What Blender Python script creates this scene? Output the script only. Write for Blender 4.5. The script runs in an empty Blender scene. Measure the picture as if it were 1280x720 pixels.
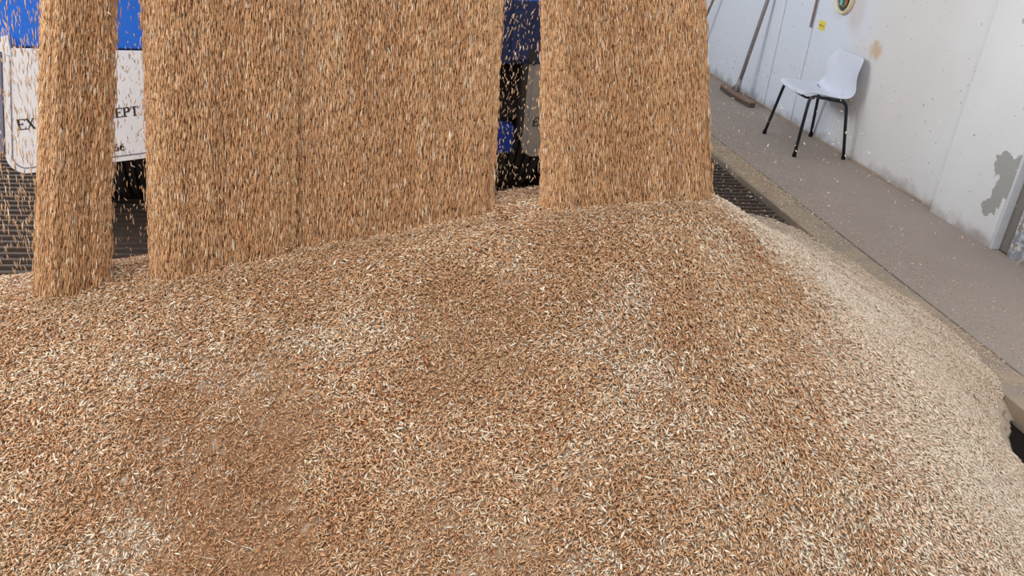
import bpy, bmesh, math, random
import numpy as np
from mathutils import Vector, Matrix
from math import pi, sin, cos, radians

rng = np.random.default_rng(7)
random.seed(7)
sc = bpy.context.scene
COL = sc.collection

# ------------------------------------------------------------------ helpers
def tag(o, label=None, cat=None, group=None, kind=None):
    if label: o['label'] = label
    if cat: o['category'] = cat
    if group: o['group'] = group
    if kind: o['kind'] = kind
    return o

def empty(name, loc=(0, 0, 0), rz=0.0):
    o = bpy.data.objects.new(name, None)
    o.empty_display_size = 0.1
    o.location = loc
    o.rotation_euler = (0, 0, rz)
    COL.objects.link(o)
    return o

def link_mesh(name, me, mat=None, parent=None, smooth=False):
    o = bpy.data.objects.new(name, me)
    COL.objects.link(o)
    if mat: me.materials.append(mat)
    if parent: o.parent = parent
    if smooth:
        me.polygons.foreach_set('use_smooth', np.ones(len(me.polygons), dtype=bool))
    return o

def obj(name, bm, mat=None, parent=None, smooth=False, bevel=0.0):
    me = bpy.data.meshes.new(name)
    bmesh.ops.recalc_face_normals(bm, faces=bm.faces[:])
    bm.to_mesh(me)
    bm.free()
    o = link_mesh(name, me, mat, parent, smooth)
    if bevel:
        m = o.modifiers.new('bevel', 'BEVEL')
        m.width = bevel
        m.segments = 2
        m.limit_method = 'ANGLE'
    return o

def box(bm, x0, x1, y0, y1, z0, z1, mtx=None):
    vs = [Vector((x, y, z)) for z in (z0, z1) for y in (y0, y1) for x in (x0, x1)]
    if mtx: vs = [mtx @ v for v in vs]
    v = [bm.verts.new(p) for p in vs]
    for f in ((0, 2, 3, 1), (4, 5, 7, 6), (0, 1, 5, 4), (2, 6, 7, 3), (0, 4, 6, 2), (1, 3, 7, 5)):
        bm.faces.new([v[i] for i in f])

def tube(bm, pts, r, n=10, cap=True):
    pts = [Vector(p) for p in pts]
    rings = []
    prev = None
    for i, p in enumerate(pts):
        d = (pts[min(i + 1, len(pts) - 1)] - pts[max(i - 1, 0)]).normalized()
        if prev is None:
            a = Vector((0, 0, 1)) if abs(d.z) < 0.9 else Vector((1, 0, 0))
            u = d.cross(a).normalized()
        else:
            u = (prev - d * prev.dot(d)).normalized()
        prev = u
        w = d.cross(u)
        rr = r[i] if isinstance(r, (list, tuple)) else r
        rings.append([bm.verts.new(p + (u * cos(2 * pi * k / n) + w * sin(2 * pi * k / n)) * rr) for k in range(n)])
    for a, b in zip(rings, rings[1:]):
        for k in range(n):
            bm.faces.new((a[k], a[(k + 1) % n], b[(k + 1) % n], b[k]))
    if cap:
        bm.faces.new(rings[0][::-1])
        bm.faces.new(rings[-1])

def arc_path(pts, rad, seg=6):
    """round the inner corners of a polyline"""
    pts = [Vector(p) for p in pts]
    out = [pts[0]]
    for a, b, c in zip(pts, pts[1:], pts[2:]):
        u = (a - b).normalized(); v = (c - b).normalized()
        p0 = b + u * rad; p1 = b + v * rad
        for i in range(seg + 1):
            t = i / seg
            out.append(p0 * (1 - t) ** 2 + b * 2 * t * (1 - t) + p1 * t * t)
    out.append(pts[-1])
    return out

def lathe(bm, prof, mtx, n=40):
    """profile of (radius, axial) turned round local z, then placed with mtx"""
    rings = []
    for r, z in prof:
        rings.append([bm.verts.new(mtx @ Vector((r * cos(2 * pi * k / n), r * sin(2 * pi * k / n), z))) for k in range(n)])
    for a, b in zip(rings, rings[1:]):
        for k in range(n):
            bm.faces.new((a[k], a[(k + 1) % n], b[(k + 1) % n], b[k]))

def extrude_outline(bm, pts, y0, y1):
    """closed outline in the x/z plane given thickness along y"""
    a = [bm.verts.new((x, y0, z)) for x, z in pts]
    b = [bm.verts.new((x, y1, z)) for x, z in pts]
    bm.faces.new(a); bm.faces.new(b[::-1])
    n = len(pts)
    for i in range(n):
        bm.faces.new((a[i], b[i], b[(i + 1) % n], a[(i + 1) % n]))

# ------------------------------------------------------------------ materials
def lin(c):
    return tuple(((v / 255) / 12.92 if v / 255 <= 0.04045 else ((v / 255 + 0.055) / 1.055) ** 2.4) for v in c) + (1.0,)

def mat(name, rgb, rough=0.6, metal=0.0, var=0.12, scale=18.0, bump=0.0, bscale=60.0, spec=0.4):
    m = bpy.data.materials.new(name)
    m.use_nodes = True
    nt = m.node_tree
    b = nt.nodes['Principled BSDF']
    b.inputs['Roughness'].default_value = rough
    b.inputs['Metallic'].default_value = metal
    b.inputs['Specular IOR Level'].default_value = spec
    tc = nt.nodes.new('ShaderNodeTexCoord')
    nz = nt.nodes.new('ShaderNodeTexNoise')
    nz.inputs['Scale'].default_value = scale
    nz.inputs['Detail'].default_value = 5
    nt.links.new(tc.outputs['Object'], nz.inputs['Vector'])
    mx = nt.nodes.new('ShaderNodeMix'); mx.data_type = 'RGBA'
    c = lin(rgb)
    mx.inputs[6].default_value = tuple(v * (1 - var) for v in c[:3]) + (1,)
    mx.inputs[7].default_value = tuple(min(1, v * (1 + var)) for v in c[:3]) + (1,)
    nt.links.new(nz.outputs['Fac'], mx.inputs[0])
    nt.links.new(mx.outputs[2], b.inputs['Base Color'])
    if bump:
        n2 = nt.nodes.new('ShaderNodeTexNoise')
        n2.inputs['Scale'].default_value = bscale
        n2.inputs['Detail'].default_value = 6
        nt.links.new(tc.outputs['Object'], n2.inputs['Vector'])
        bp = nt.nodes.new('ShaderNodeBump')
        bp.inputs['Strength'].default_value = bump
        bp.inputs['Distance'].default_value = 0.01
        nt.links.new(n2.outputs['Fac'], bp.inputs['Height'])
        nt.links.new(bp.outputs['Normal'], b.inputs['Normal'])
    return m

class NT:
    """small helper for longer node trees"""
    def __init__(s, m):
        s.m = m; s.nt = m.node_tree
        s.b = s.nt.nodes['Principled BSDF']
        s.tc = s.nt.nodes.new('ShaderNodeTexCoord').outputs['Object']
        s.sep = s.nt.nodes.new('ShaderNodeSeparateXYZ')
        s.nt.links.new(s.tc, s.sep.inputs[0])
    def link(s, a, b): s.nt.links.new(a, b)
    def noise(s, scale, detail=4, rough=0.55, vec=None, stretch=None):
        n = s.nt.nodes.new('ShaderNodeTexNoise')
        n.inputs['Scale'].default_value = scale
        n.inputs['Detail'].default_value = detail
        n.inputs['Roughness'].default_value = rough
        v = vec or s.tc
        if stretch:
            mp = s.nt.nodes.new('ShaderNodeMapping')
            mp.inputs['Scale'].default_value = stretch
            s.link(v, mp.inputs[0]); v = mp.outputs[0]
        s.link(v, n.inputs['Vector'])
        return n.outputs['Fac']
    def math(s, op, a, b=None, c=None, clamp=False):
        n = s.nt.nodes.new('ShaderNodeMath'); n.operation = op; n.use_clamp = clamp
        for i, v in enumerate((a, b, c)):
            if v is None: continue
            if isinstance(v, (int, float)): n.inputs[i].default_value = v
            else: s.link(v, n.inputs[i])
        return n.outputs[0]
    def ramp(s, v, lo, hi):
        n = s.nt.nodes.new('ShaderNodeMapRange')
        n.interpolation_type = 'SMOOTHSTEP'
        n.inputs['From Min'].default_value = lo
        n.inputs['From Max'].default_value = hi
        s.link(v, n.inputs['Value'])
        return n.outputs['Result']
    def mix(s, fac, a, b):
        n = s.nt.nodes.new('ShaderNodeMix'); n.data_type = 'RGBA'
        for i, v in ((0, fac), (6, a), (7, b)):
            if isinstance(v, tuple): n.inputs[i].default_value = v
            elif isinstance(v, (int, float)): n.inputs[i].default_value = v
            else: s.link(v, n.inputs[i])
        return n.outputs[2]
    def blob(s, y, z, ry, rz, namp=0.5, nscale=12.0, soft=0.25, detail=5):
        """1 inside a ragged ellipse on the y/z plane"""
        a = s.math('POWER', s.math('DIVIDE', s.math('SUBTRACT', s.sep.outputs[1], y), ry), 2.0)
        b = s.math('POWER', s.math('DIVIDE', s.math('SUBTRACT', s.sep.outputs[2], z), rz), 2.0)
        d = s.math('SQRT', s.math('ADD', a, b))
        n = s.math('MULTIPLY', s.math('SUBTRACT', s.noise(nscale, detail), 0.5), namp * 2)
        d = s.math('ADD', d, n)
        return s.math('SUBTRACT', 1.0, s.ramp(d, 1 - soft, 1 + soft))

def new_mat(name, rough=0.6, spec=0.4):
    m = bpy.data.materials.new(name); m.use_nodes = True
    t = NT(m)
    t.b.inputs['Roughness'].default_value = rough
    t.b.inputs['Specular IOR Level'].default_value = spec
    return m, t

def wall_material():
    m, t = new_mat('painted_concrete_wall', 0.75, 0.25)
    Y, Z = t.sep.outputs[1], t.sep.outputs[2]
    base = t.mix(t.noise(2.2, 5), lin((228, 227, 226)), lin((214, 213, 212)))
    cool = lin((213, 219, 230))
    # bluish tint on the panels beyond the chair
    base = t.mix(t.math('MULTIPLY', t.ramp(t.math('ADD', Y, t.math('MULTIPLY', t.noise(3.0), 0.5)), 5.5, 6.1), 0.85), base, cool)
    # warm tinted band
    base = t.mix(t.math('MULTIPLY', t.blob(5.1, 0.75, 0.6, 0.8, 0.4, 3.0, 0.6), 0.28), base, lin((196, 180, 165)))
    base = t.mix(t.math('MULTIPLY', t.blob(5.74, 0.96, 0.1, 0.12, 0.5, 9.0, 0.5), 0.35), base, lin((190, 160, 140)))
    # grain dust caught in a knocked hole behind the chair back
    base = t.mix(t.math('MULTIPLY', t.blob(5.39, 0.765, 0.065, 0.055, 0.9, 16.0, 0.4), 0.75), base, lin((198, 165, 125)))
    # small scattered chips
    chips = t.ramp(t.noise(26.0, 3), 0.69, 0.72)
    base = t.mix(t.math('MULTIPLY', chips, 0.55), base, lin((120, 112, 105)))
    # brown dirt rising from the floor
    dn = t.math('ADD', Z, t.math('MULTIPLY', t.math('SUBTRACT', t.noise(9.0, 6), 0.5), 0.22))
    base = t.mix(t.math('MULTIPLY', t.math('SUBTRACT', 1.0, t.ramp(dn, -0.02, 0.09)), 0.6), base, lin((128, 110, 95)))
    # flaked paint showing grey render
    for (y, z, ry, rz) in ((3.86, 0.44, 0.09, 0.08), (3.85, 0.30, 0.045, 0.13), (3.89, 0.20, 0.045, 0.05), (3.79, 0.45, 0.06, 0.07), (3.80, 0.34, 0.05, 0.06)):
        base = t.mix(t.blob(y, z, ry, rz, 0.8, 22.0, 0.05, 8), base, lin((164, 162, 157)))
    # blue-stained and mottled patch past the post
    base = t.mix(t.math('MULTIPLY', t.blob(3.45, 0.1, 0.24, 0.40, 0.6, 14.0, 0.2), t.ramp(t.noise(20.0, 6), 0.4, 0.6)), base, lin((140, 150, 172)))
    base = t.mix(t.math('MULTIPLY', t.blob(3.45, 0.15, 0.24, 0.5, 0.6, 14.0, 0.2), t.ramp(t.noise(31.0, 6), 0.45, 0.6)), base, lin((140, 136, 124)))
    t.link(base, t.b.inputs['Base Color'])
    bp = t.nt.nodes.new('ShaderNodeBump'); bp.inputs['Strength'].default_value = 0.25; bp.inputs['Distance'].default_value = 0.01
    t.link(t.noise(30.0, 8), bp.inputs['Height']); t.link(bp.outputs[0], t.b.inputs['Normal'])
    return m

def floor_material(name, a, b, dust=0.0):
    m, t = new_mat(name, 0.85, 0.2)
    base = t.mix(t.noise(3.0, 6), lin(a), lin(b))
    base = t.mix(t.math('MULTIPLY', t.ramp(t.noise(120.0, 3), 0.45, 0.75), 0.35), base, lin((176, 160, 142)))
    if dust:
        base = t.mix(t.math('MULTIPLY', t.ramp(t.noise(7.0, 6), 0.4, 0.65), dust), base, lin((190, 164, 128)))
    t.link(base, t.b.inputs['Base Color'])
    bp = t.nt.nodes.new('ShaderNodeBump'); bp.inputs['Strength'].default_value = 0.3; bp.inputs['Distance'].default_value = 0.004
    t.link(t.noise(70.0, 8), bp.inputs['Height']); t.link(bp.outputs[0], t.b.inputs['Normal'])
    return m

def grain_material(name, rough=0.55, bump=False):
    m, t = new_mat(name, rough, 0.35)
    at = t.nt.nodes.new('ShaderNodeAttribute'); at.attribute_name = 'col'
    t.link(at.outputs['Color'], t.b.inputs['Base Color'])
    if bump:
        bp = t.nt.nodes.new('ShaderNodeBump'); bp.inputs['Strength'].default_value = 0.6; bp.inputs['Distance'].default_value = 0.004
        t.link(t.noise(260.0, 3), bp.inputs['Height']); t.link(bp.outputs[0], t.b.inputs['Normal'])
    return m

M_wall = wall_material()
M_floor = floor_material('walkway_concrete', (150, 136, 127), (166, 152, 141))
M_rim = floor_material('dusty_pit_rim', (146, 132, 120), (164, 148, 133), 0.35)
M_dark = mat('dark_pit_shade_steel', (34, 28, 25), 0.9, 0.0, 0.3, spec=.1)
M_grate = mat('grate_steel', (78, 64, 56), 0.8, 0.1, 0.3, 40)
M_grain = grain_material('grain_husk')
M_black = mat('black_enamel_tube', (40, 44, 52), 0.35, 0.3, 0.2)
M_shell = mat('white_plastic', (212, 214, 224), 0.35, 0, 0.04, 9, 0.05, 200)
M_beamshade = mat('shaded_beam_navy', (30, 38, 72), 0.7, 0.0, 0.4, 14)  # navy stands in for the blue beam in shade
M_blue = mat('blue_paint', (38, 108, 214), 0.4, 0.1, 0.15, 6, 0.1)
M_bluedk = mat('deep_blue_paint', (26, 52, 128), 0.45, 0.1, 0.2, 6)
M_flap = mat('white_rubber_flap', (226, 224, 226), 0.5, 0, 0.06, 8, 0.15, 30)
M_flapedge = mat('grey_flap_edging', (120, 120, 138), 0.6, 0, 0.15)
M_ink = mat('dark_brown_lettering', (48, 36, 34), 0.6, 0, 0.2, 50)
M_tyre = mat('tyre_rubber', (42, 38, 36), 0.85, 0, 0.3, 20, 0.5, 40)
M_chassis = mat('chassis_grime', (50, 42, 38), 0.7, 0.2, 0.35, 14, 0.3)
M_rimsteel = mat('wheel_steel', (120, 116, 112), 0.5, 0.6, 0.2)
M_body = mat('trailer_body_paint', (60, 90, 150), 0.5, 0.2, 0.1)
M_pole = mat('grey_metal_pole', (142, 134, 134), 0.5, 0.1, 0.15, 30)
M_wood = mat('brown_wood_pole', (134, 108, 92), 0.7, 0, 0.2, 30)
M_bristle = mat('dirty_bristles', (112, 100, 90), 0.9, 0, 0.4, 80, 0.6, 120)
M_cream = mat('cream_enamel', (222, 205, 170), 0.4, 0, 0.12, 25)
M_teal = mat('teal_glass', (120, 190, 180), 0.2, 0, 0.15, 25)
M_green = mat('dark_green_dish', (62, 84, 78), 0.3, 0, 0.3, 30)
M_brown = mat('brown_insert', (150, 110, 75), 0.5, 0, 0.3, 60)
M_yellow = mat('yellow_sticker', (228, 208, 90), 0.5, 0, 0.1, 60)
M_red = mat('red_brown_print', (176, 96, 50), 0.6, 0, 0.1)
M_conduit = mat('rusty_conduit', (186, 160, 150), 0.6, 0.2, 0.3, 30)
M_post = mat('grey_steel_post', (128, 122, 116), 0.6, 0.1, 0.2, 20, 0.3)
M_strip = mat('bluish_painted_strip', (200, 201, 205), 0.6, 0, 0.1, 20)
M_white = mat('white_painted_strip', (228, 228, 232), 0.6, 0, 0.08, 20)

# ------------------------------------------------------------------ numeric noise, grains, bulk meshes
def vnoise(x, y, freq, seed):
    r = np.random.default_rng(seed)
    g = r.random((64, 64))
    u = (x + 50) * freq; v = (y + 50) * freq
    iu = np.floor(u).astype(int); iv = np.floor(v).astype(int)
    fu = u - iu; fv = v - iv
    fu = fu * fu * (3 - 2 * fu); fv = fv * fv * (3 - 2 * fv)
    a = g[iu % 64, iv % 64]; b = g[(iu + 1) % 64, iv % 64]
    c = g[iu % 64, (iv + 1) % 64]; d = g[(iu + 1) % 64, (iv + 1) % 64]
    return (a * (1 - fu) + b * fu) * (1 - fv) + (c * (1 - fu) + d * fu) * fv

def fbm(x, y, freq, seed, oct=3):
    s = 0; amp = 1; tot = 0
    for i in range(oct):
        s = s + amp * vnoise(x, y, freq * 2 ** i, seed + i); tot += amp; amp *= 0.5
    return s / tot

def sstep(a, b, x):
    t = np.clip((x - a) / (b - a), 0, 1)
    return t * t * (3 - 2 * t)

def norm(v): return v / np.maximum(np.linalg.norm(v, axis=1, keepdims=True), 1e-9)

def grain_geo(pos, d, nrm, length, width, col, flat=0.75):
    """three-sided husk with pointed ends: 8 corners, 9 faces. Returns verts, faces (quads padded with -1), colours"""
    n = len(pos)
    d = norm(d)
    u = norm(np.cross(d, nrm)); w = np.cross(u, d)
    L = length[:, None]; W = width[:, None]
    V = np.zeros((n, 8, 3))
    V[:, 0] = pos - d * L * 0.5
    V[:, 7] = pos + d * L * 0.5
    bend = w * (L * 0.05)
    for k in range(3):
        a = 2 * pi * k / 3 + pi / 2
        off = (u * cos(a) + w * sin(a) * flat) * W * 0.5
        V[:, 1 + k] = pos - d * L * 0.2 + off + bend
        V[:, 4 + k] = pos + d * L * 0.16 + off * 0.95 + bend
    tris = np.array([[0, 2, 1], [0, 3, 2], [0, 1, 3], [7, 4, 5], [7, 5, 6], [7, 6, 4]])
    quads = np.array([[1, 2, 5, 4], [2, 3, 6, 5], [3, 1, 4, 6]])
    base = (np.arange(n) * 8)[:, None, None]
    T = (base + tris[None]).reshape(-1, 3)
    Q = (base + quads[None]).reshape(-1, 4)
    C = np.repeat(col, 8, axis=0)
    return V.reshape(-1, 3), T, Q, C

def bulk_mesh(name, parts, mat_, smooth=True, parent=None):
    vs, ts, qs, cs = [], [], [], []
    off = 0
    for V, T, Q, C in parts:
        vs.append(V); ts.append(T + off if len(T) else np.zeros((0, 3), int)); qs.append(Q + off if len(Q) else np.zeros((0, 4), int)); cs.append(C)
        off += len(V)
    V = np.concatenate(vs); T = np.concatenate(ts); Q = np.concatenate(qs); C = np.concatenate(cs)
    me = bpy.data.meshes.new(name)
    me.vertices.add(len(V)); me.vertices.foreach_set('co', V.astype(np.float32).ravel())
    loops = np.concatenate([T.ravel(), Q.ravel()]).astype(np.int32)
    me.loops.add(len(loops)); me.loops.foreach_set('vertex_index', loops)
    st = np.concatenate([np.arange(len(T)) * 3, len(T) * 3 + np.arange(len(Q)) * 4]).astype(np.int32)
    me.polygons.add(len(st)); me.polygons.foreach_set('loop_start', st)
    me.update(calc_edges=True)
    if smooth:
        me.polygons.foreach_set('use_smooth', np.ones(len(st), dtype=bool))
    ca = me.color_attributes.new('col', 'BYTE_COLOR', 'POINT')
    # byte colours are stored as sRGB: hand over linear values
    C4 = np.ones((len(V), 4), dtype=np.float32); C4[:, :3] = np.clip(C, 0, 1)
    ca.data.foreach_set('color', C4.ravel())
    return link_mesh(name, me, mat_, parent)

def srgb(c): return np.array(lin(c)[:3])

PALE = srgb((240, 222, 196)); TAN = srgb((216, 177, 137)); BROWN = srgb((179, 134, 95)); RED = srgb((168, 114, 74)); CHAFF = srgb((228, 209, 188))

# ------------------------------------------------------------------ the room
def structure(name, bm, m, **k):
    o = obj(name, bm, m, **k); o['kind'] = 'structure'; return o

XW = 3.545
bm = bmesh.new(); box(bm, 2.688, XW, -2.5, 12.0, -0.4, 0.0)
structure('floor_walkway', bm, M_floor, bevel=0.004)
bm = bmesh.new(); box(bm, 2.50, 2.678, -2.5, 5.55, -0.4, -0.002)
box(bm, -4.5, 2.678, 5.55, 12.0, -0.4, -0.002); box(bm, -4.5, 2.50, -2.5, 0.2, -0.4, -0.002)
structure('floor_rim', bm, M_rim, bevel=0.004)
bm = bmesh.new(); box(bm, -4.5, 2.72, -2.5, 12.0, -0.9, -0.7)
structure('floor_pit', bm, M_dark)

bm = bmesh.new(); box(bm, -4.4, 2.492, .21, 2.72, -0.16, -0.075)  # plate added below the rim; dark colour stands in for pit shade
structure('floor_pit_shade_plate', bm, M_dark, bevel=.004)
# right wall: full panels with open joints, a forward panel and a post recess
bm = bmesh.new()
for y0, y1, x in ((6.815, 12.0, XW), (6.30, 6.803, XW), (4.362, 6.290, XW), (3.78, 4.335, XW - 0.04), (-2.5, 3.655, XW - 0.03)):
    box(bm, x, XW + 0.2, y0, y1, -0.3, 4.2)
structure('wall_right', bm, M_wall, bevel=0.006)
bm = bmesh.new(); box(bm, XW + 0.03, XW + 0.18, -2.5, 12.0, -0.3, 4.2)
structure('wall_right_core', bm, mat('dark_joint_core', (104, 92, 82), 0.9))  # dark colour, so the open joints show as dark lines
bm = bmesh.new(); box(bm, XW - 0.05, XW + 0.05, 3.752, 3.772, 0.0, 4.2)
structure('trim_1', bm, M_strip, bevel=0.004)
bm = bmesh.new(); box(bm, XW + 0.0, XW + 0.06, 3.655, 3.755, 0.0, 4.2)
structure('trim_2', bm, M_post, bevel=0.006)
bm = bmesh.new(); box(bm, XW - 0.012, XW + 0.01, 4.36, 12.0, -0.002, 0.014)
structure('trim_3', bm, M_rim, bevel=0.004)
bm = bmesh.new(); box(bm, -4.7, XW + 0.2, 12.0, 12.2, -0.3, 4.2)
structure('wall_back', bm, mat('back_wall_dark', (96, 92, 90), 0.8))
bm = bmesh.new(); box(bm, -4.7, -4.5, -2.5, 12.0, -0.3, 4.2)
structure('wall_left', bm, mat('left_wall_grey', (150, 148, 146), 0.8))

# ------------------------------------------------------------------ grate over the pit
g = empty('floor_grate', (0, 0, 0))
tag(g, 'dark steel bar grate over the intake pit beside the walkway, half buried in grain', 'grate')
bm = bmesh.new()
y = 2.76
while y < 5.5:
    box(bm, -2.6, 2.47, y, y + 0.022, -0.075, -0.02)
    y += 0.062
obj('bars', bm, M_grate, g)
for x in (-2.55, -1.5, -0.5, 0.5, 1.5, 2.1, 2.3, 2.445):
    bm = bmesh.new(); box(bm, x, x + 0.02, 2.74, 5.52, -0.13, -0.03)
    obj('cross_bar', bm, M_grate, g)

# ------------------------------------------------------------------ pile height field (thin-plate spline through survey points)
CP = np.array([
    (-1.75, 2.12, .33), (-.92, 2.18, .492), (-.735, 2.17, .525), (-.56, 2.185, .548), (-.18, 2.25, .62), (.05, 2.3, .665), (.38, 2.33, .735), (.62, 2.35, .77), (.85, 2.33, .79), (1.10, 2.30, .80), (1.4, 2.3, .62),
    (-.75, 1.70, .385), (-.72, 1.25, .24), (-.2, 1.15, .30), (.3, 1.08, .36), (.86, 1.0, .40), (1.4, 1.0, .34),
    (.376, 1.66, .56), (1.2, 1.83, .60), (1.75, 1.85, .36),
    (2.60, 3.03, .0), (2.49, 2.46, .02), (2.42, 2.14, -.09), (2.32, 1.85, -.10), (1.95, 1.15, .0), (2.52, 3.6, .0), (2.42, 4.0, .0),
    (1.75, 2.75, .42), (1.9, 3.4, .22), (1.45, 4.0, .08), (2.2, 4.7, -.08), (1.6, 5.0, -.08),
    (-1.2, 3.1, .12), (-.2, 3.1, .26), (.7, 3.2, .42), (-.5, 3.8, -.06), (.6, 4.2, -.02), (-1.6, 3.6, -.12),
    (-1.9, 1.2, .0), (0, .2, -.12), (1.2, .2, -.12), (-1.5, .4, -.2)])
def tps_fit(P):
    n = len(P); d = np.hypot(P[:, None, 0] - P[None, :, 0], P[:, None, 1] - P[None, :, 1])
    K = np.where(d > 0, d * d * np.log(np.maximum(d, 1e-9)), 0) + np.eye(n) * 0.004
    A = np.zeros((n + 3, n + 3)); A[:n, :n] = K; A[:n, n] = 1; A[:n, n + 1:] = P[:, :2]
    A[n, :n] = 1; A[n + 1:, :n] = P[:, :2].T
    return np.linalg.solve(A, np.concatenate([P[:, 2], np.zeros(3)]))
WT = tps_fit(CP)
def pile_smooth(x, y):
    out = WT[len(CP)] + WT[len(CP) + 1] * x + WT[len(CP) + 2] * y
    for (px, py, _), w in zip(CP, WT):
        r2 = (x - px) ** 2 + (y - py) ** 2
        out = out + w * 0.5 * r2 * np.log(np.maximum(r2, 1e-12))
    return out
def pile_h(x, y):
    h = pile_smooth(x, y)
    h = h + (fbm(x, y, 3.0, 11) - 0.5) * 0.035 + (fbm(x, y, 14.0, 21, 2) - 0.5) * 0.014
    # low rill running down the face
    c = 0.40 + 0.05 * np.sin(y * 5.0)
    h = h + 0.012 * sstep(-0.05, 0.05, x - c) * sstep(2.1, 1.9, y)
    return h
def pile_n(x, y, e=0.012):
    gx = (pile_h(x + e, y) - pile_h(x - e, y)) / (2 * e)
    gy = (pile_h(x, y + e) - pile_h(x, y - e)) / (2 * e)
    return norm(np.stack([-gx, -gy, np.ones_like(gx)], 1))

def toe_mask(x, y):          # 1 near the outer right rim of the heap
    h = pile_smooth(x, y)
    return sstep(1.02, 1.62, x + 0.30 * (fbm(x, y, 2.5, 41) - 0.5) + 0.35 * sstep(2.0, 2.6, y))
def fine_mask(x, y):         # small threshed kernels in front of the left curtains
    m = sstep(0.44, 0.38, x + 0.05 * np.sin(y * 9)) * sstep(-0.75, -0.1, x) * sstep(2.0, 1.75, y + 0.12 * (fbm(x, y, 4, 51) - .5))
    return m * sstep(0.25, 0.5, fbm(x, y, 3.0, 55))
def grain_colour(x, y, n, r):
    patch = fbm(x, y, 2.6, 61); patch2 = fbm(x, y, 7.0, 71)
    t = np.clip(0.45 + 0.9 * (patch - 0.5) + 0.5 * (patch2 - .5) + r.normal(0, 0.24, n), 0, 1)[:, None]
    c = BROWN * (1 - t) + TAN * t
    pale_p = np.clip(0.14 + 0.35 * (patch2 - 0.45), 0.04, 1) 
    tm = toe_mask(x, y)
    flow = sstep(0.75, 1.0, x) * (1 - sstep(1.3, 1.7, x)) * sstep(1.3, 1.6, y)
    fm = fine_mask(x, y)
    pale_p = pale_p + 0.30 * sstep(.60, .74, fbm(x, y, 4.3, 81)) + 0.5 * tm - 0.08 * fm - 0.06 * flow + 0.07 * sstep(-.3, -.8, x) + 0.12 * sstep(.4, .55, x) * sstep(1.7, 1.4, y)
    is_p = r.random(n) < pale_p
    c = np.where(is_p[:, None], PALE * (1 - 0.25 * r.random((n, 1))), c)
    c = c * (1 - tm[:, None] * 0.75) + (c * 0.30 + CHAFF * 0.82) * tm[:, None] * 0.75
    redp = 0.05 + 0.14 * fm + 0.25 * sstep(0.58, 0.75, patch) * (1 - tm)
    c = np.where((r.random(n) < redp)[:, None] & ~is_p[:, None], RED * (0.85 + 0.4 * r.random((n, 1))), c)
    return c * (0.88 + 0.22 * r.random((n, 1)))

# base surface of the heap
nx, ny = 420, 420
gx = np.linspace(-2.4, 2.8, nx); gy = np.linspace(0.3, 4.9, ny)
XX, YY = np.meshgrid(gx, gy); xf, yf = XX.ravel(), YY.ravel()
zf = np.maximum(pile_h(xf, yf), -0.14) - 0.0075
idx = (np.arange(ny - 1)[:, None] * nx + np.arange(nx - 1)[None]).ravel()
Q = np.stack([idx, idx + 1, idx + nx + 1, idx + nx], 1)
Q = Q[(zf[Q] > -0.06).any(1)]
cb = grain_colour(xf, yf, len(xf), rng) * 0.6  # base colour darkened: painted shade for the gaps between grains
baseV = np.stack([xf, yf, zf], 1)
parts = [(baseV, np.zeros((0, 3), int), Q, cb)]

def scatter_pile(n, x0, x1, y0, y1, keep=None, lift=0.0, big=0.0):
    x = rng.uniform(x0, x1, n); y = rng.uniform(y0, y1, n)
    h = pile_h(x, y)
    ok = h > -0.012
    if keep is not None: ok &= keep(x, y)
    x, y, h = x[ok], y[ok], h[ok]; n = len(x)
    nr = pile_n(x, y)
    az = rng.uniform(0, 2 * pi, n)
    down = nr[:, :2] / np.maximum(np.linalg.norm(nr[:, :2], axis=1, keepdims=True), 1e-6)
    da = np.arctan2(down[:, 1], down[:, 0])
    k = sstep(0.5, 1.0, x) * 0.75 + 0.12
    az = np.where(rng.random(n) < k, da + rng.normal(0, 0.45, n), az)
    t = np.stack([np.cos(az), np.sin(az), np.zeros(n)], 1)
    t = norm(t - nr * (t * nr).sum(1, keepdims=True))
    tilt = rng.normal(0, 0.32, n)[:, None]
    d = t * np.cos(tilt) + nr * np.sin(tilt)
    nn = norm(nr * np.cos(tilt) - t * np.sin(tilt) + rng.normal(0, 0.35, (n, 3)))
    fm = fine_mask(x, y)
    L = np.clip(rng.normal(0.0136, 0.0034, n), 0.006, 0.026) * (1 - 0.36 * fm * (rng.random(n) < 0.8)) * (1 + big)
    W = L * rng.uniform(0.19, 0.30, n)
    p = np.stack([x, y, h], 1) + nr * (rng.uniform(-0.002, 0.006, n)[:, None] + lift)
    return grain_geo(p, d, nn, L, W, grain_colour(x, y, n, rng))

def seen_near(x, y): return (x - 0.30 < 0.62 * y + 1.0) & (x - .30 > -0.62 * y - .5)
parts.append(scatter_pile(440000, -1.6, 2.65, 0.85, 2.55, seen_near))
parts.append(scatter_pile(75000, 1.2, 2.75, 2.4, 4.8))
parts.append(scatter_pile(14000, -1.4, 1.3, 2.5, 4.0))
parts.append(scatter_pile(12000, -1.2, 2.3, 0.85, 2.4, seen_near, 0.004, 0.30))
# a few straws lying on the heap
n = 420
x = rng.uniform(-0.9, 1.8, n); y = rng.uniform(1.0, 2.3, n); nr = pile_n(x, y)
d = norm(np.stack([rng.normal(0, 1, n), rng.normal(0, 1, n), np.zeros(n)], 1)); d = norm(d - nr * (d * nr).sum(1, keepdims=True))
parts.append(grain_geo(np.stack([x, y, pile_h(x, y) + 0.006], 1), d, nr, rng.uniform(0.025, 0.05, n), rng.uniform(0.0014, 0.0026, n), np.tile(PALE, (n, 1)) * rng.uniform(.7, 1, (n, 1))))
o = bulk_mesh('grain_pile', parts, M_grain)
tag(o, 'big heap of mixed tan grain filling the lower picture, with a pale chaffy right rim', 'grain', kind='stuff')

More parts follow.
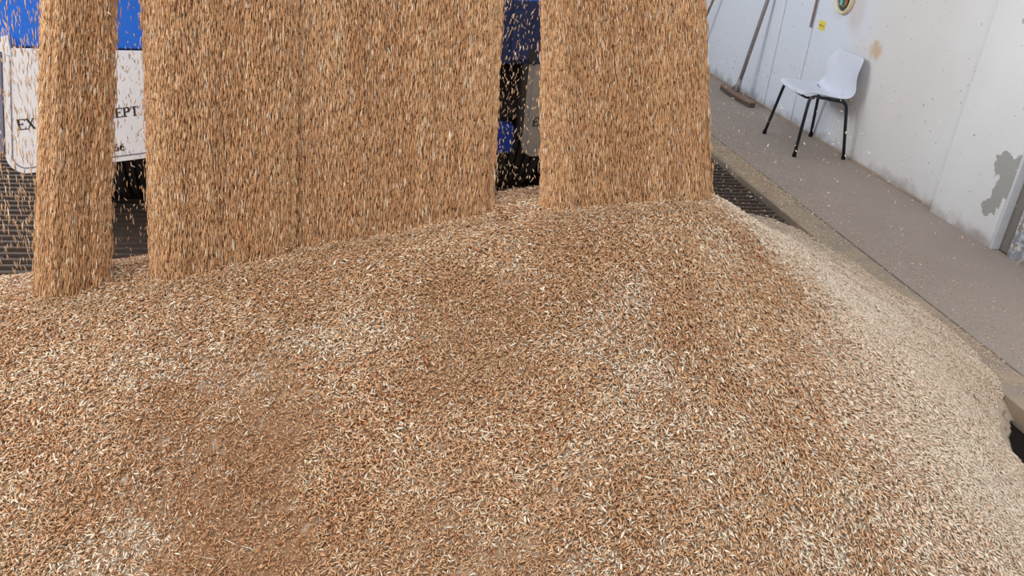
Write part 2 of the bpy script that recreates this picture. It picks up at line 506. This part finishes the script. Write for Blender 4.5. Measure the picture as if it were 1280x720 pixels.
# ------------------------------------------------------------------ falling curtains of grain
def curtain(label, base, top, thick, ntot, seed, ztop=1.95):
    """base/top: (xl, xr, y) at heap and at z=1.30; a dense ragged sheet plus the loose grains at its skin"""
    r = np.random.default_rng(seed)
    (bl, br, by), (tl, tr, ty) = base, top
    zb = float(pile_h(np.array([0.5 * (bl + br)]), np.array([by]))[0])
    def edge(z, a, b): return a + (b - a) * (z - zb) / (1.30 - zb)
    def place(s, z, t):           # s across 0..1, t through -1..1 (towards the viewer -1)
        xl, xr = edge(z, bl, tl), edge(z, br, tr)
        x = xl + (xr - xl) * s
        yy = edge(z, by, ty) + 0.018 * np.sin(s * 5 + seed) + (vnoise(s * 9, s * 0, 1.0, seed + 3) - .5) * .025 + 0.045
        prof = np.sqrt(np.clip(1 - (2 * s - 1) ** 6, 0.02, 1)) * (0.9 + 0.2 * vnoise(s * 14, z * 0.8 + seed, 1.0, seed))
        return x, yy + t * thick * 0.5 * prof
    # core
    ns, nz = 90, 70
    S, Zn = np.meshgrid(np.linspace(0.035, 0.965, ns), np.linspace(0, 1, nz))
    out = []
    xs = edge(0.0, 0, 0)
    for side in (-1, 1):
        xb, _ = place(S, np.full_like(S, zb), 0)
        zlow = pile_h(xb.ravel(), np.full(S.size, by)).reshape(S.shape) - 0.03
        Z = zlow + (ztop - zlow) * Zn
        X_, Y_ = place(S, Z, side * 0.75)
        Y_ = Y_ + (vnoise(S * 60, Z * 3 + 5, 1.0, seed + 5) - 0.5) * 0.014
        V = np.stack([X_.ravel(), Y_.ravel(), Z.ravel()], 1)
        ii = (np.arange(nz - 1)[:, None] * ns + np.arange(ns - 1)[None]).ravel()
        Qd = np.stack([ii, ii + 1, ii + ns + 1, ii + ns], 1)
        if side == 1: Qd = Qd[:, ::-1]
        tt = r.random((len(V), 1))
        out.append((V, np.zeros((0, 3), int), Qd, (BROWN * (1 - tt) + TAN * tt) * 0.85))
    # loose grains
    n = ntot
    s = r.uniform(-0.0, 1.0, n)
    e = r.random(n) < 0.10
    s = np.where(e, np.where(r.random(n) < .5, -np.abs(r.normal(0, 0.02 * 0.3 / (br - bl), n)), 1 + np.abs(r.normal(0, 0.02 * 0.3 / (br - bl), n))), s)
    xb = bl + (br - bl) * s
    zl = pile_h(xb, np.full(n, by))
    z = zl + (min(ztop, 1.6) - zl) * r.random(n)
    front = r.random(n) < 0.8
    t = np.where(front, -1, 1) * (0.72 + 0.33 * r.random(n) ** 0.7)
    x, y = place(s, z, t)
    y = y - np.where(r.random(n) < .05, np.abs(r.normal(0, .02, n)), 0) * np.where(front, 1, -1)
    lean = (edge(1.3, bl, tl) - bl) / (1.3 - zb) * (1 - s) + (edge(1.3, br, tr) - br) / (1.3 - zb) * s
    sp = np.where(r.random(n) < 0.94, 0.055, 0.3)
    d = np.stack([lean + r.normal(0, 1, n) * sp, (ty - by) / 0.7 + r.normal(0, 1, n) * sp, np.ones(n)], 1)
    L = np.clip(r.normal(0.030, 0.008, n), 0.012, 0.05); W = r.uniform(0.0017, 0.0032, n)
    nr = np.stack([r.normal(0, .5, n), -np.ones(n), r.normal(0, .2, n)], 1)
    m = vnoise(s * (br - bl) * 30, z * 2.5, 1.0, seed + 9)
    k = np.clip(0.58 + 0.6 * (m - .5) + r.normal(0, .15, n), 0, 1)[:, None]
    c = (BROWN * (1 - k) + TAN * k) * np.array([1.04, .98, .89])
    c = np.where((r.random(n) < 0.07)[:, None], PALE * .95, c)
    c = np.where((r.random(n) < 0.05)[:, None], RED * 1.2, c) * (0.90 + 0.2 * r.random((n, 1)))
    out.append(grain_geo(np.stack([x, y, z], 1), d, nr, L, W, c))
    # grains bouncing at the foot
    n = int(450 * (br - bl) / 0.2)
    s = r.uniform(-0.06, 1.06, n); x = bl + (br - bl) * s; y = by - thick * 0.5 - np.abs(r.normal(0, 0.035, n)) + 0.02
    z = pile_h(x, y) + np.abs(r.normal(0, 0.014, n))
    c = np.where((r.random(n) < .12)[:, None], PALE, TAN) * (0.7 + .3 * r.random((n, 1)))
    out.append(grain_geo(np.stack([x, y, z], 1), r.normal(0, 1, (n, 3)), r.normal(0, 1, (n, 3)), r.uniform(.010, .017, n), r.uniform(.002, .004, n), c))
    o = bulk_mesh('grain_stream', out, M_grain)
    tag(o, label, 'grain stream', 'streams of grain pouring off the trailer', 'stuff')
    return o

curtain('narrow column of falling grain, leftmost, in front of the white mudflap lettering', (-.838, -.668, 2.18), (-.745, -.592, 2.32), 0.10, 26000, 3)
curtain('falling grain curtain between the narrow column and the widest curtain', (-.541, -.172, 2.22), (-.517, -.150, 2.35), 0.11, 40000, 4)
curtain('widest falling grain curtain, its foot climbing to the crest left of the dark gap', (-.168, .402, 2.28), (-.163, .404, 2.40), 0.10, 56000, 5)
curtain('falling grain curtain right of the dark gap, nearest the chair', (.568, 1.085, 2.27), (.540, 1.012, 2.39), 0.11, 54000, 6)

# ------------------------------------------------------------------ stray grain in the air and on the concrete
def stray(name, n, fn, label, cat, vertical=0.0, seed=1, lo=0.009, hi=0.015, pale=.6):
    r = np.random.default_rng(seed)
    p = fn(r, n); n = len(p)
    d = r.normal(0, 1, (n, 3)); d[:, 2] += vertical * np.sign(r.normal(0, 1, n))
    if vertical < 0: d[:, 2] = r.normal(0, 0.05, n)
    c = np.where((r.random(n) < pale)[:, None], PALE, TAN) * (0.8 + .25 * r.random((n, 1)))
    nr = np.tile(np.array([[0.2, -.3, 1.0]]), (n, 1)) + r.normal(0, .2, (n, 3))
    o = bulk_mesh(name, [grain_geo(p, d, nr, r.uniform(lo, hi, n), r.uniform(.002, .004, n), c)], M_grain)
    return tag(o, label, cat, kind='stuff')

def air_right(r, n):
    x = 1.15 + r.gamma(1.3, 0.45, n); y = r.uniform(2.2, 4.6, n); z = r.uniform(0.05, 1.1, n)
    k = (x < 3.3) & (z > pile_h(x, y) + .03)
    return np.stack([x, y, z], 1)[k]
stray('airborne_grain', 1300, air_right, 'loose pale grains flying through the air over the walkway', 'grain', 0.6, 5)
def air_gap(r, n):
    x = np.where(r.random(n) < .5, r.uniform(.38, .55, n), r.uniform(-.66, -.5, n)); y = r.uniform(2.3, 2.9, n); z = r.uniform(.5, 1.4, n)
    k = r.random(n) < np.where(x > 0, 1, .6)
    return np.stack([x, y, z], 1)[k & (z > pile_h(x, y))]
stray('airborne_grain', 2300, air_gap, 'loose grains dropping through the dark gaps between the streams', 'grain', 2.6, 6, .010, .018, .12)
def air_left(r, n):
    x = r.uniform(-1.5, -.8, n); y = r.uniform(2.2, 3.2, n); z = r.uniform(.35, 1.3, n)
    return np.stack([x, y, z], 1)[z > pile_h(x, y)]
stray('airborne_grain', 3600, air_left, 'thin spray of grain falling in front of the tyre at the left edge', 'grain', 8.0, 7, .018, .036, .1)

def on_walk(r, n):
    y = r.uniform(1.6, 7.5, n); x = 2.70 + r.gamma(1.1, 0.22, n)
    k = (x < 3.47)
    return np.stack([x, y, np.full(n, .0025)], 1)[k]
stray('scattered_grain', 5200, on_walk, 'loose grains scattered over the grey concrete walkway', 'grain', -1, 8)
def on_rim(r, n):
    y = r.uniform(1.6, 5.54, n); x = r.uniform(2.505, 2.675, n)
    k = r.random(n) < 0.7 * fbm(x, y, 3, 91) ** 2 + .65 * sstep(3.9, 4.7, y)
    return np.stack([x, y, r.uniform(0, .006, n)], 1)[k]
stray('scattered_grain', 15000, on_rim, 'grain dusting on the concrete strip between grate and walkway', 'grain', -1, 9)
def on_back(r, n):
    y = r.uniform(5.56, 6.6, n); x = r.uniform(1.4, 2.66, n)
    return np.stack([x, y, r.uniform(0, .006, n)], 1)
stray('scattered_grain', 12000, on_back, 'grain lying on the concrete beyond the far end of the grate', 'grain', -1, 10)
def on_grate(r, n):
    y = r.uniform(3.9, 5.5, n); x = r.uniform(1.9, 2.47, n)
    yy = 2.76 + np.round((y - 2.771) / 0.062) * 0.062 + 0.011 + r.uniform(-.01, .01, n)
    k = pile_h(x, y) < -.01
    return np.stack([x, yy, np.full(n, -.016)], 1)[k]
stray('scattered_grain', 700, on_grate, 'odd grains caught on the steel grate bars', 'grain', -1, 12)

# ------------------------------------------------------------------ tipper trailer
tr = empty('tipper_trailer', (.013, 3.744, 0), math.atan2(.155, .988))
tag(tr, 'rear of a blue tipper trailer with white lettered mudflaps behind the falling grain', 'trailer')
bm = bmesh.new(); box(bm, -1.42, 1.42, 0.02, 0.16, .885, 1.16); box(bm, -1.42, 1.42, 0.0, 0.02, 1.12, 1.16)
obj('rear_beam', bm, M_blue, tr, bevel=.006)
bm = bmesh.new(); box(bm, -.60, 1.36, -.012, 0.02, .86, 1.14); box(bm, .70, .79, -.03, -.012, .88, 1.1)  # panel added over the blue beam; dark colour paints its shade
o = obj('beam_shade_panel', bm, M_beamshade, tr, bevel=.006); o['label'] = 'dark navy panel added over the blue beam, its shade put into the colour'
for s in (-1, 1):
    bm = bmesh.new(); box(bm, s * .45 - .05, s * .45 + .05, 0.16, 7.0, .85, 1.12)
    obj('chassis_rail', bm, M_chassis, tr, bevel=.005)
bm = bmesh.new()
tube(bm, [(-1.2, .78, .5), (1.2, .78, .5)], .07, 12); box(bm, -.12, .12, .62, .94, .36, .64)
obj('axle', bm, M_chassis, tr, bevel=.01)
bm = bmesh.new(); box(bm, -1.2, 1.2, .2, .28, .55, .85)
obj('cross_member', bm, M_chassis, tr, bevel=.004)
def tyre(cx):
    bm = bmesh.new()
    m = Matrix.Translation((cx, .80, .50)) @ Matrix.Rotation(pi / 2, 4, 'Y')
    prof = [(.29, -.12), (.33, -.14), (.43, -.145), (.475, -.13), (.497, -.10)]
    for k in range(5):      # tread ribs
        z = -.085 + k * .0425
        prof += [(.50, z - .014), (.50, z + .014), (.487, z + .016), (.487, z + .026)]
    prof += [(.497, .10), (.475, .13), (.43, .145), (.33, .14), (.29, .12)]
    lathe(bm, prof, m, 48)
    o = obj('tyre', bm, M_tyre, tr, smooth=False)
    bm = bmesh.new(); lathe(bm, [(0, .02), (.10, .02), (.12, -.04), (.2, -.05), (.27, .0), (.29, .10), (.285, -.12), (.2, -.08)], m, 32)
    obj('wheel_rim', bm, M_rimsteel, o)
for cx in (-1.235, -.93, .93, 1.235): tyre(cx)
bm = bmesh.new(); box(bm, -.62, .775, .03, .12, .42, .56)
o = obj('underrun_bar', bm, M_bluedk, tr, bevel=.012)
for s in (-.5, .5):
    bm = bmesh.new(); box(bm, s - .03, s + .03, .10, .16, .5, .9); obj('bracket', bm, M_chassis, o)

# lettering strokes: (x0,y0,x1,y1,width) on a unit-high letter
def arcs(cx, cy, rx, ry, a0, a1, w, n=10):
    out = []
    for i in range(n):
        a = radians(a0 + (a1 - a0) * i / n); b = radians(a0 + (a1 - a0) * (i + 1) / n)
        mid = (a + b) / 2
        ww = w * (0.45 + 0.75 * abs(cos(mid)))
        out.append((cx + rx * cos(a), cy + ry * sin(a), cx + rx * cos(b), cy + ry * sin(b), ww))
    return out
GLYPH = {
 'E': [(.17, 0, .17, 1, .18), (0, .03, .72, .03, .07), (0, .97, .72, .97, .07), (.17, .52, .5, .52, .07), (.70, 0, .70, .24, .06), (.69, 1, .69, .78, .06), (.5, .40, .5, .64, .06)],
 'X': [(.10, 1, .66, 0, .17), (.66, 1, .10, 0, .07), (-.02, .97, .27, .97, .06), (.52, .97, .78, .97, .06), (-.02, .03, .24, .03, .06), (.49, .03, .78, .03, .06)],
 'C': arcs(.40, .5, .34, .47, 50, 310, .17, 18) + [(.66, 1, .66, .72, .06), (.64, .03, .64, .25, .05)],
 'P': [(.17, 0, .17, 1, .18), (0, .03, .36, .03, .06), (0, .97, .4, .97, .06)] + arcs(.36, .73, .27, .24, -90, 90, .17, 10) + [(.17, .49, .38, .49, .06)],
 'T': [(.38, 0, .38, 1, .18), (.2, .03, .56, .03, .06), (0, .97, .76, .97, .07), (.02, 1, .02, .74, .05), (.74, 1, .74, .74, .05)],
 '6': arcs(.32, .30, .25, .27, 0, 360, .17, 18) + arcs(.50, .34, .43, .62, 180, 100, .17, 8),
}
def letters(bm, text, x0, z0, h, slope, pitch=.78, y=-.0125):
    for i, ch in enumerate(text):
        ox = x0 + i * pitch * h
        for (a, b, c, d, w) in GLYPH.get(ch, []):
            p = Vector((ox + a * h, 0, z0 + b * h + slope * (ox + a * h - x0)))
            q = Vector((ox + c * h, 0, z0 + d * h + slope * (ox + c * h - x0)))
            t = (q - p)
            if t.length < 1e-6: continue
            t.normalize(); nn = Vector((-t.z, 0, t.x)) * w * h * .5
            p -= t * .004 * h; q += t * .004 * h
            vs = [p + nn, q + nn, q - nn, p - nn]
            f = [bm.verts.new((v.x, y, v.z)) for v in vs]; k = [bm.verts.new((v.x, y + .002, v.z)) for v in vs]
            bm.faces.new(f); bm.faces.new(k[::-1])
            for j in range(4): bm.faces.new((f[j], k[j], k[(j + 1) % 4], f[(j + 1) % 4]))

def flap_outline(tl, bl, br, tr_, zb0, zb1, zt, rad, inset=0.0):
    """panel with rounded lower corners"""
    out = [(tl + inset, zt - inset)]
    def corner(cx, cz, a0, a1):
        return [(cx + (rad - inset) * cos(radians(a0 + (a1 - a0) * i / 8)), cz + (rad - inset) * sin(radians(a0 + (a1 - a0) * i / 8))) for i in range(9)]
    out += corner(bl + rad, zb0 + rad, 180, 265) + corner(br - rad, zb1 + rad, 275, 360)
    out += [(tr_ - inset, zt - inset)]
    return out
M_flapshade = mat('shaded_grey_flap', (138, 124, 110), 0.7, 0, 0.25, 10, 0.2, 30)  # white flap darkened: shade and grain haze painted into the colour
def mudflap(tl, bl, br, tr_, zb0, zb1, zt, texts, slope, fm=None):
    root = None
    bm = bmesh.new(); extrude_outline(bm, flap_outline(tl, bl, br, tr_, zb0, zb1, zt, .07), -.010, 0.0)
    root = obj('mudflap', bm, fm or M_flap, tr, bevel=.002)
    bm = bmesh.new()
    a = flap_outline(tl, bl, br, tr_, zb0, zb1, zt, .07, .022)
    b = flap_outline(tl, bl, br, tr_, zb0, zb1, zt, .07, .026)
    for i in range(len(a) - 1):
        if i > 18: break
        (x0, z0), (x1, z1), (x2, z2), (x3, z3) = a[i], a[i + 1], b[i + 1], b[i]
        v = [bm.verts.new((x, -.0125, z)) for x, z in ((x0, z0), (x1, z1), (x2, z2), (x3, z3))]
        k = [bm.verts.new((x, -.0105, z)) for x, z in ((x0, z0), (x1, z1), (x2, z2), (x3, z3))]
        bm.faces.new(v); bm.faces.new(k[::-1])
        for j in range(4): bm.faces.new((v[j], k[j], k[(j + 1) % 4], v[(j + 1) % 4]))
    obj('border_line', bm, M_flapedge, root)
    bm = bmesh.new()
    extrude_outline(bm, [(tl - .030, zt - .02), (tl - .004, zt - .02), (bl - .002, zb0 + .075), (bl - .020, zb0 + .10)], -.016, .02)
    obj('edge_strip', bm, M_flapedge if fm is None else M_chassis, root, bevel=.003)
    for t, x, z, h, sl in texts:
        bm = bmesh.new(); letters(bm, t, x, z, h, sl); obj('lettering', bm, M_ink, root)
    bm = bmesh.new()
    extrude_outline(bm, [(tl - .05, zt + .03), (tl + .03, zt + .045), (tl + .03, zt - .03), (tl + .005, zt - .02), (tl - .01, zt - .005), (tl - .05, zt - .01)], -.018, .04)
    obj('bracket', bm, M_white if fm is None else M_chassis, root, bevel=.004)  # right bracket takes the dark chassis colour as painted shade
    return root
f1 = mudflap(-1.335, -1.390, -.82, -.80, .385, .440, .885, [('EX', -1.33, .567, .042, .1), ('CEPT', -1.001, .612, .038, .12), ('66', -.992, .474, .030, .1)], .1)
f1['label'] = 'white mudflap lettered EX, CEPT and 66, behind the narrow column of grain'
f2 = mudflap(.80, .80, 1.37, 1.38, .415, .45, .885, [('EX', .845, .567, .042, .1)], .1, M_flapshade)
f2['label'] = 'mudflap coloured grey for the shade it hangs in, seen through the gap right of centre'
# raised body, overhead and out of the picture, with its hinge posts
tilt = Matrix.Translation((0, -.55, 1.86)) @ Matrix.Rotation(radians(34), 4, 'X')
bm = bmesh.new()
box(bm, -1.3, 1.3, 0, 7.5, 0, .06, tilt); box(bm, -1.3, -1.24, 0, 7.5, .06, 1.5, tilt); box(bm, 1.24, 1.3, 0, 7.5, .06, 1.5, tilt); box(bm, -1.3, 1.3, 7.44, 7.5, .06, 1.5, tilt)
for k in range(12): box(bm, -1.34, 1.34, k * .65, k * .65 + .06, -.05, .0, tilt)
obj('tipping_body', bm, M_body, tr)
bm = bmesh.new()
box(bm, -1.3, 1.3, -.05, 0, .22, 1.5, tilt)
for x in (-1.3, -.62, .0, .62, 1.24): box(bm, x, x + .06, -.09, -.05, .0, 1.5, tilt)
obj('tailgate', bm, M_blue, tr)
for s in (-1, 1):
    bm = bmesh.new(); tube(bm, [(s * .45, .2, 1.12), (s * .45, .12, 2.25)], .05, 10); obj('hinge_post', bm, M_chassis, tr)

# ------------------------------------------------------------------ chair (local: +y is the front)
ch = empty('plastic_chair', (3.325, 5.635, 0), radians(86))
tag(ch, 'white moulded plastic chair on thin black tube legs against the wall', 'chair')
W_ = .222
# one-piece shell: profile along the depth (front -> seat -> back)
prof = [(.205, .425), (.198, .440), (.170, .446), (.11, .438), (.03, .424), (-.05, .410), (-.108, .402), (-.145, .415), (-.160, .46), (-.167, .52), (-.175, .59), (-.183, .65), (-.190, .70)]
halfw = [.212, .222, .230, .234, .240, .250, .260, .264, .262, .254, .244, .230, .196]
edge_up = [.0, .002, .004, .008, .012, .016, .024, .03, .035, .035, .03, .018, .0]
bm = bmesh.new(); NSU = 16
grid = []
for (py, pz), hw, eu in zip(prof, halfw, edge_up):
    row = []
    for k in range(NSU + 1):
        u = -1 + 2 * k / NSU
        e = abs(u) ** 3.2
        # sides turn up on the seat, forward on the back
        back = min(max((pz - .45) / .12, 0), 1)
        row.append(bm.verts.new((hw * u, py + e * eu * back * 1.1, pz + e * eu * (1 - back) - .012 * (1 - u * u) * (1 - back))))
    grid.append(row)
for a, b in zip(grid, grid[1:]):
    for k in range(NSU): bm.faces.new((a[k], a[k + 1], b[k + 1], b[k]))
sh = obj('seat_shell', bm, M_shell, ch, smooth=True)
m = sh.modifiers.new('thick', 'SOLIDIFY'); m.thickness = .006; m.offset = 0
m = sh.modifiers.new('sub', 'SUBSURF'); m.levels = 1; m.render_levels = 2
for s in (-1, 1):
    top_f = Vector((s * W_, .150, .425)); top_r = Vector((s * W_, -.130, .395))
    ft_f = Vector((s * .29, .195, .012)); ft_r = Vector((s * .285, -.180, .012))
    mf = top_f.lerp(top_r, .5)
    bm = bmesh.new(); tube(bm, arc_path([ft_f, top_f, mf], .05), .0115, 10); l1 = obj('leg', bm, M_black, ch, smooth=True)
    bm = bmesh.new(); tube(bm, arc_path([ft_r, top_r, mf], .05), .0115, 10); l2 = obj('leg', bm, M_black, ch, smooth=True)
    for l, f in ((l1, ft_f), (l2, ft_r)):
        bm = bmesh.new(); tube(bm, [f + Vector((0, 0, -.012)), f + Vector((0, 0, .018))], [.016, .014], 10); obj('foot_cap', bm, M_dark, l)
for py in (.12, -.10):
    bm = bmesh.new(); tube(bm, arc_path([(-W_, py, .412), (-.10, py, .384), (.10, py, .384), (W_, py, .412)], .03), .009, 8)
    obj('cross_bar', bm, M_black, ch, smooth=True)

# ------------------------------------------------------------------ brooms against the wall
def broom(loc, rz, lean, L, pm, r, label, head=.78):
    root = empty('push_broom', loc, rz)
    tag(root, label, 'broom', None)
    bm = bmesh.new(); n = 18      # slightly bowed wooden head, along local x
    ring = []
    for i in range(n + 1):
        u = -1 + 2 * i / n
        x = u * head / 2; y = -.02 * (1 - u * u); t = .028 * (1 - .45 * u * u)
        ring.append([bm.verts.new((x, y + a, .035 + b)) for a, b in ((-.03, 0), (.03, 0), (.026, t), (-.026, t))])
    for a, b in zip(ring, ring[1:]):
        for k in range(4): bm.faces.new((a[k], a[(k + 1) % 4], b[(k + 1) % 4], b[k]))
    bm.faces.new(ring[0][::-1]); bm.faces.new(ring[-1])
    obj('head', bm, M_wood, root, bevel=.004)
    bm = bmesh.new()
    rr = random.Random(3)
    for i in range(150):
        x = (-.5 + i / 149) * head * .98; 
        for y0 in (-.026, -.008, .012):
            u = x / (head / 2); yy = y0 - .02 * (1 - u * u)
            box(bm, x - .002, x + .002, yy + rr.uniform(-.004, .004), yy + .012 + rr.uniform(-.004, .004), 0.0, .036)
    obj('bristles', bm, M_bristle, root)
    d = Vector(lean).normalized()
    bm = bmesh.new(); b0 = Vector((0, -.02, .055)); tube(bm, [b0, b0 + d * .12], [.03, .018], 12)
    for s in (-1, 1): tube(bm, [Vector((s * .10, -.015, .062)), b0 + d * .10], .007, 8)
    obj('socket', bm, pm, root, smooth=True)
    bm = bmesh.new(); tube(bm, [b0 + d * .08, b0 + d * L], r, 12); obj('handle', bm, pm, root, smooth=True)
    return root
broom((3.405, 7.06, 0), radians(-90), (.06, .115, 1.0), 1.5, M_pole, .017, 'grey metal-handled push broom leaning on the white wall left of the chair', .66)
broom((3.42, 8.37, 0), radians(-90), (.42, .08, 1.0), 1.35, M_wood, .012, 'brown-handled broom leaning on the wall at the edge of the grain streams', .5)

# ------------------------------------------------------------------ things on the wall
mw = Matrix.Translation((XW, 5.91, 1.035)) @ Matrix.Rotation(-pi / 2, 4, 'Y')
rd = empty('round_wall_fitting', (0, 0, 0))
tag(rd, 'round cream-rimmed fitting with teal inside, mounted high on the white wall', 'wall fitting')
bm = bmesh.new(); lathe(bm, [(.112, 0), (.115, .018), (.112, .030), (.104, .036), (.096, .032), (.092, .024), (.090, .010)], mw, 48); obj('rim', bm, M_cream, rd, smooth=True)
bm = bmesh.new(); lathe(bm, [(.091, .014), (.07, .010), (.03, .008), (.0005, .008)], mw, 40); obj('dish', bm, M_green, rd, smooth=True)
bm = bmesh.new(); box(bm, -.055, .05, .012, .045, .008, .026, mw); obj('teal_strip', bm, M_teal, rd, bevel=.006)
bm = bmesh.new(); box(bm, -.05, .055, -.045, -.012, .008, .024, mw); box(bm, -.062, -.05, -.03, .01, .008, .026, mw); obj('brown_insert', bm, M_brown, rd, bevel=.006)
st = empty('warning_sticker', (XW, 6.16, .80))
tag(st, 'small yellow sticker with a red-brown mark, on the wall left of the round fitting', 'sticker')
bm = bmesh.new(); box(bm, -.003, 0, -.048, .048, -.034, .034); obj('label_sheet', bm, M_yellow, st)
bm = bmesh.new()
v = [bm.verts.new(p) for p in ((-.0045, -.030, -.010), (-.0045, -.008, -.010), (-.0045, -.019, .010))]; bm.faces.new(v)
r_ = bmesh.ops.extrude_face_region(bm, geom=bm.faces[:]); bmesh.ops.translate(bm, vec=(.0015, 0, 0), verts=[e for e in r_['geom'] if isinstance(e, bmesh.types.BMVert)])
box(bm, -.0045, -.003, .002, .034, -.006, .004)
obj('printed_mark', bm, M_red, st)
cd = empty('conduit', (XW, 6.31, 0))
tag(cd, 'thin rusty conduit running down the wall joint and ending above the chair', 'conduit')
bm = bmesh.new(); tube(bm, [(-.011, 0, .76), (-.011, 0, 4.0)], .009, 12); obj('pipe', bm, M_conduit, cd, smooth=True)
for z in (.9, 1.9, 2.9):
    bm = bmesh.new(); box(bm, -.022, 0, -.014, .014, z + .3, z + .312); obj('clip', bm, M_pole, cd, bevel=.002)

# ------------------------------------------------------------------ light
w = bpy.data.worlds.new('daylight'); sc.world = w; w.use_nodes = True
bg = w.node_tree.nodes['Background']
bg.inputs[0].default_value = (0.86, 0.93, 1.0, 1); bg.inputs[1].default_value = 0.8
def area(name, loc, target, size, size_y, power, colour):
    l = bpy.data.lights.new(name, 'AREA'); l.shape = 'RECTANGLE'; l.size = size; l.size_y = size_y; l.energy = power; l.color = colour
    o = bpy.data.objects.new(name, l); COL.objects.link(o); o.location = loc
    o.rotation_euler = (Vector(target) - Vector(loc)).to_track_quat('-Z', 'Y').to_euler()
    return o
# daylight from the far left door; near left and overhead lamps are added fill
area('far_door_daylight', (-4.3, 6.2, 2.4), (3.0, 5.5, .6), 4.5, 3.2, 420, (.95, .98, 1.0))
area('near_left_fill', (-4.3, .3, 2.6), (0.5, 2.6, .4), 3.5, 3.0, 230, (1.0, .98, .95))  # added fill lamp, lights the left flap; no door here
area('overhead_fill', (-0.5, -1.0, 6.0), (1.0, 2.6, .3), 2.6, 2.6, 190, (1.0, .98, .96))  # added fill lamp from overhead

# ------------------------------------------------------------------ camera
cam = bpy.data.cameras.new('camera'); co = bpy.data.objects.new('camera', cam); COL.objects.link(co)
cam.sensor_width = 36; cam.lens = 1050 / 1280 * 36; cam.clip_start = .05
R = Matrix(((0.9822024, 0.0014269, 0.1878200), (-0.1670091, -0.4509247, 0.8767981), (0.0859438, -0.8925608, -0.4426610)))
R4 = Matrix(((R[0][0], -R[0][1], -R[0][2], 0), (R[1][0], -R[1][1], -R[1][2], 0), (R[2][0], -R[2][1], -R[2][2], 1.65), (0, 0, 0, 1)))
co.matrix_world = R4
sc.camera = co
sc.view_settings.view_transform = 'Standard'; sc.view_settings.look = 'None'
sc.view_settings.exposure = 0.1; sc.view_settings.gamma = 1.0; sc.view_settings.use_curve_mapping = False
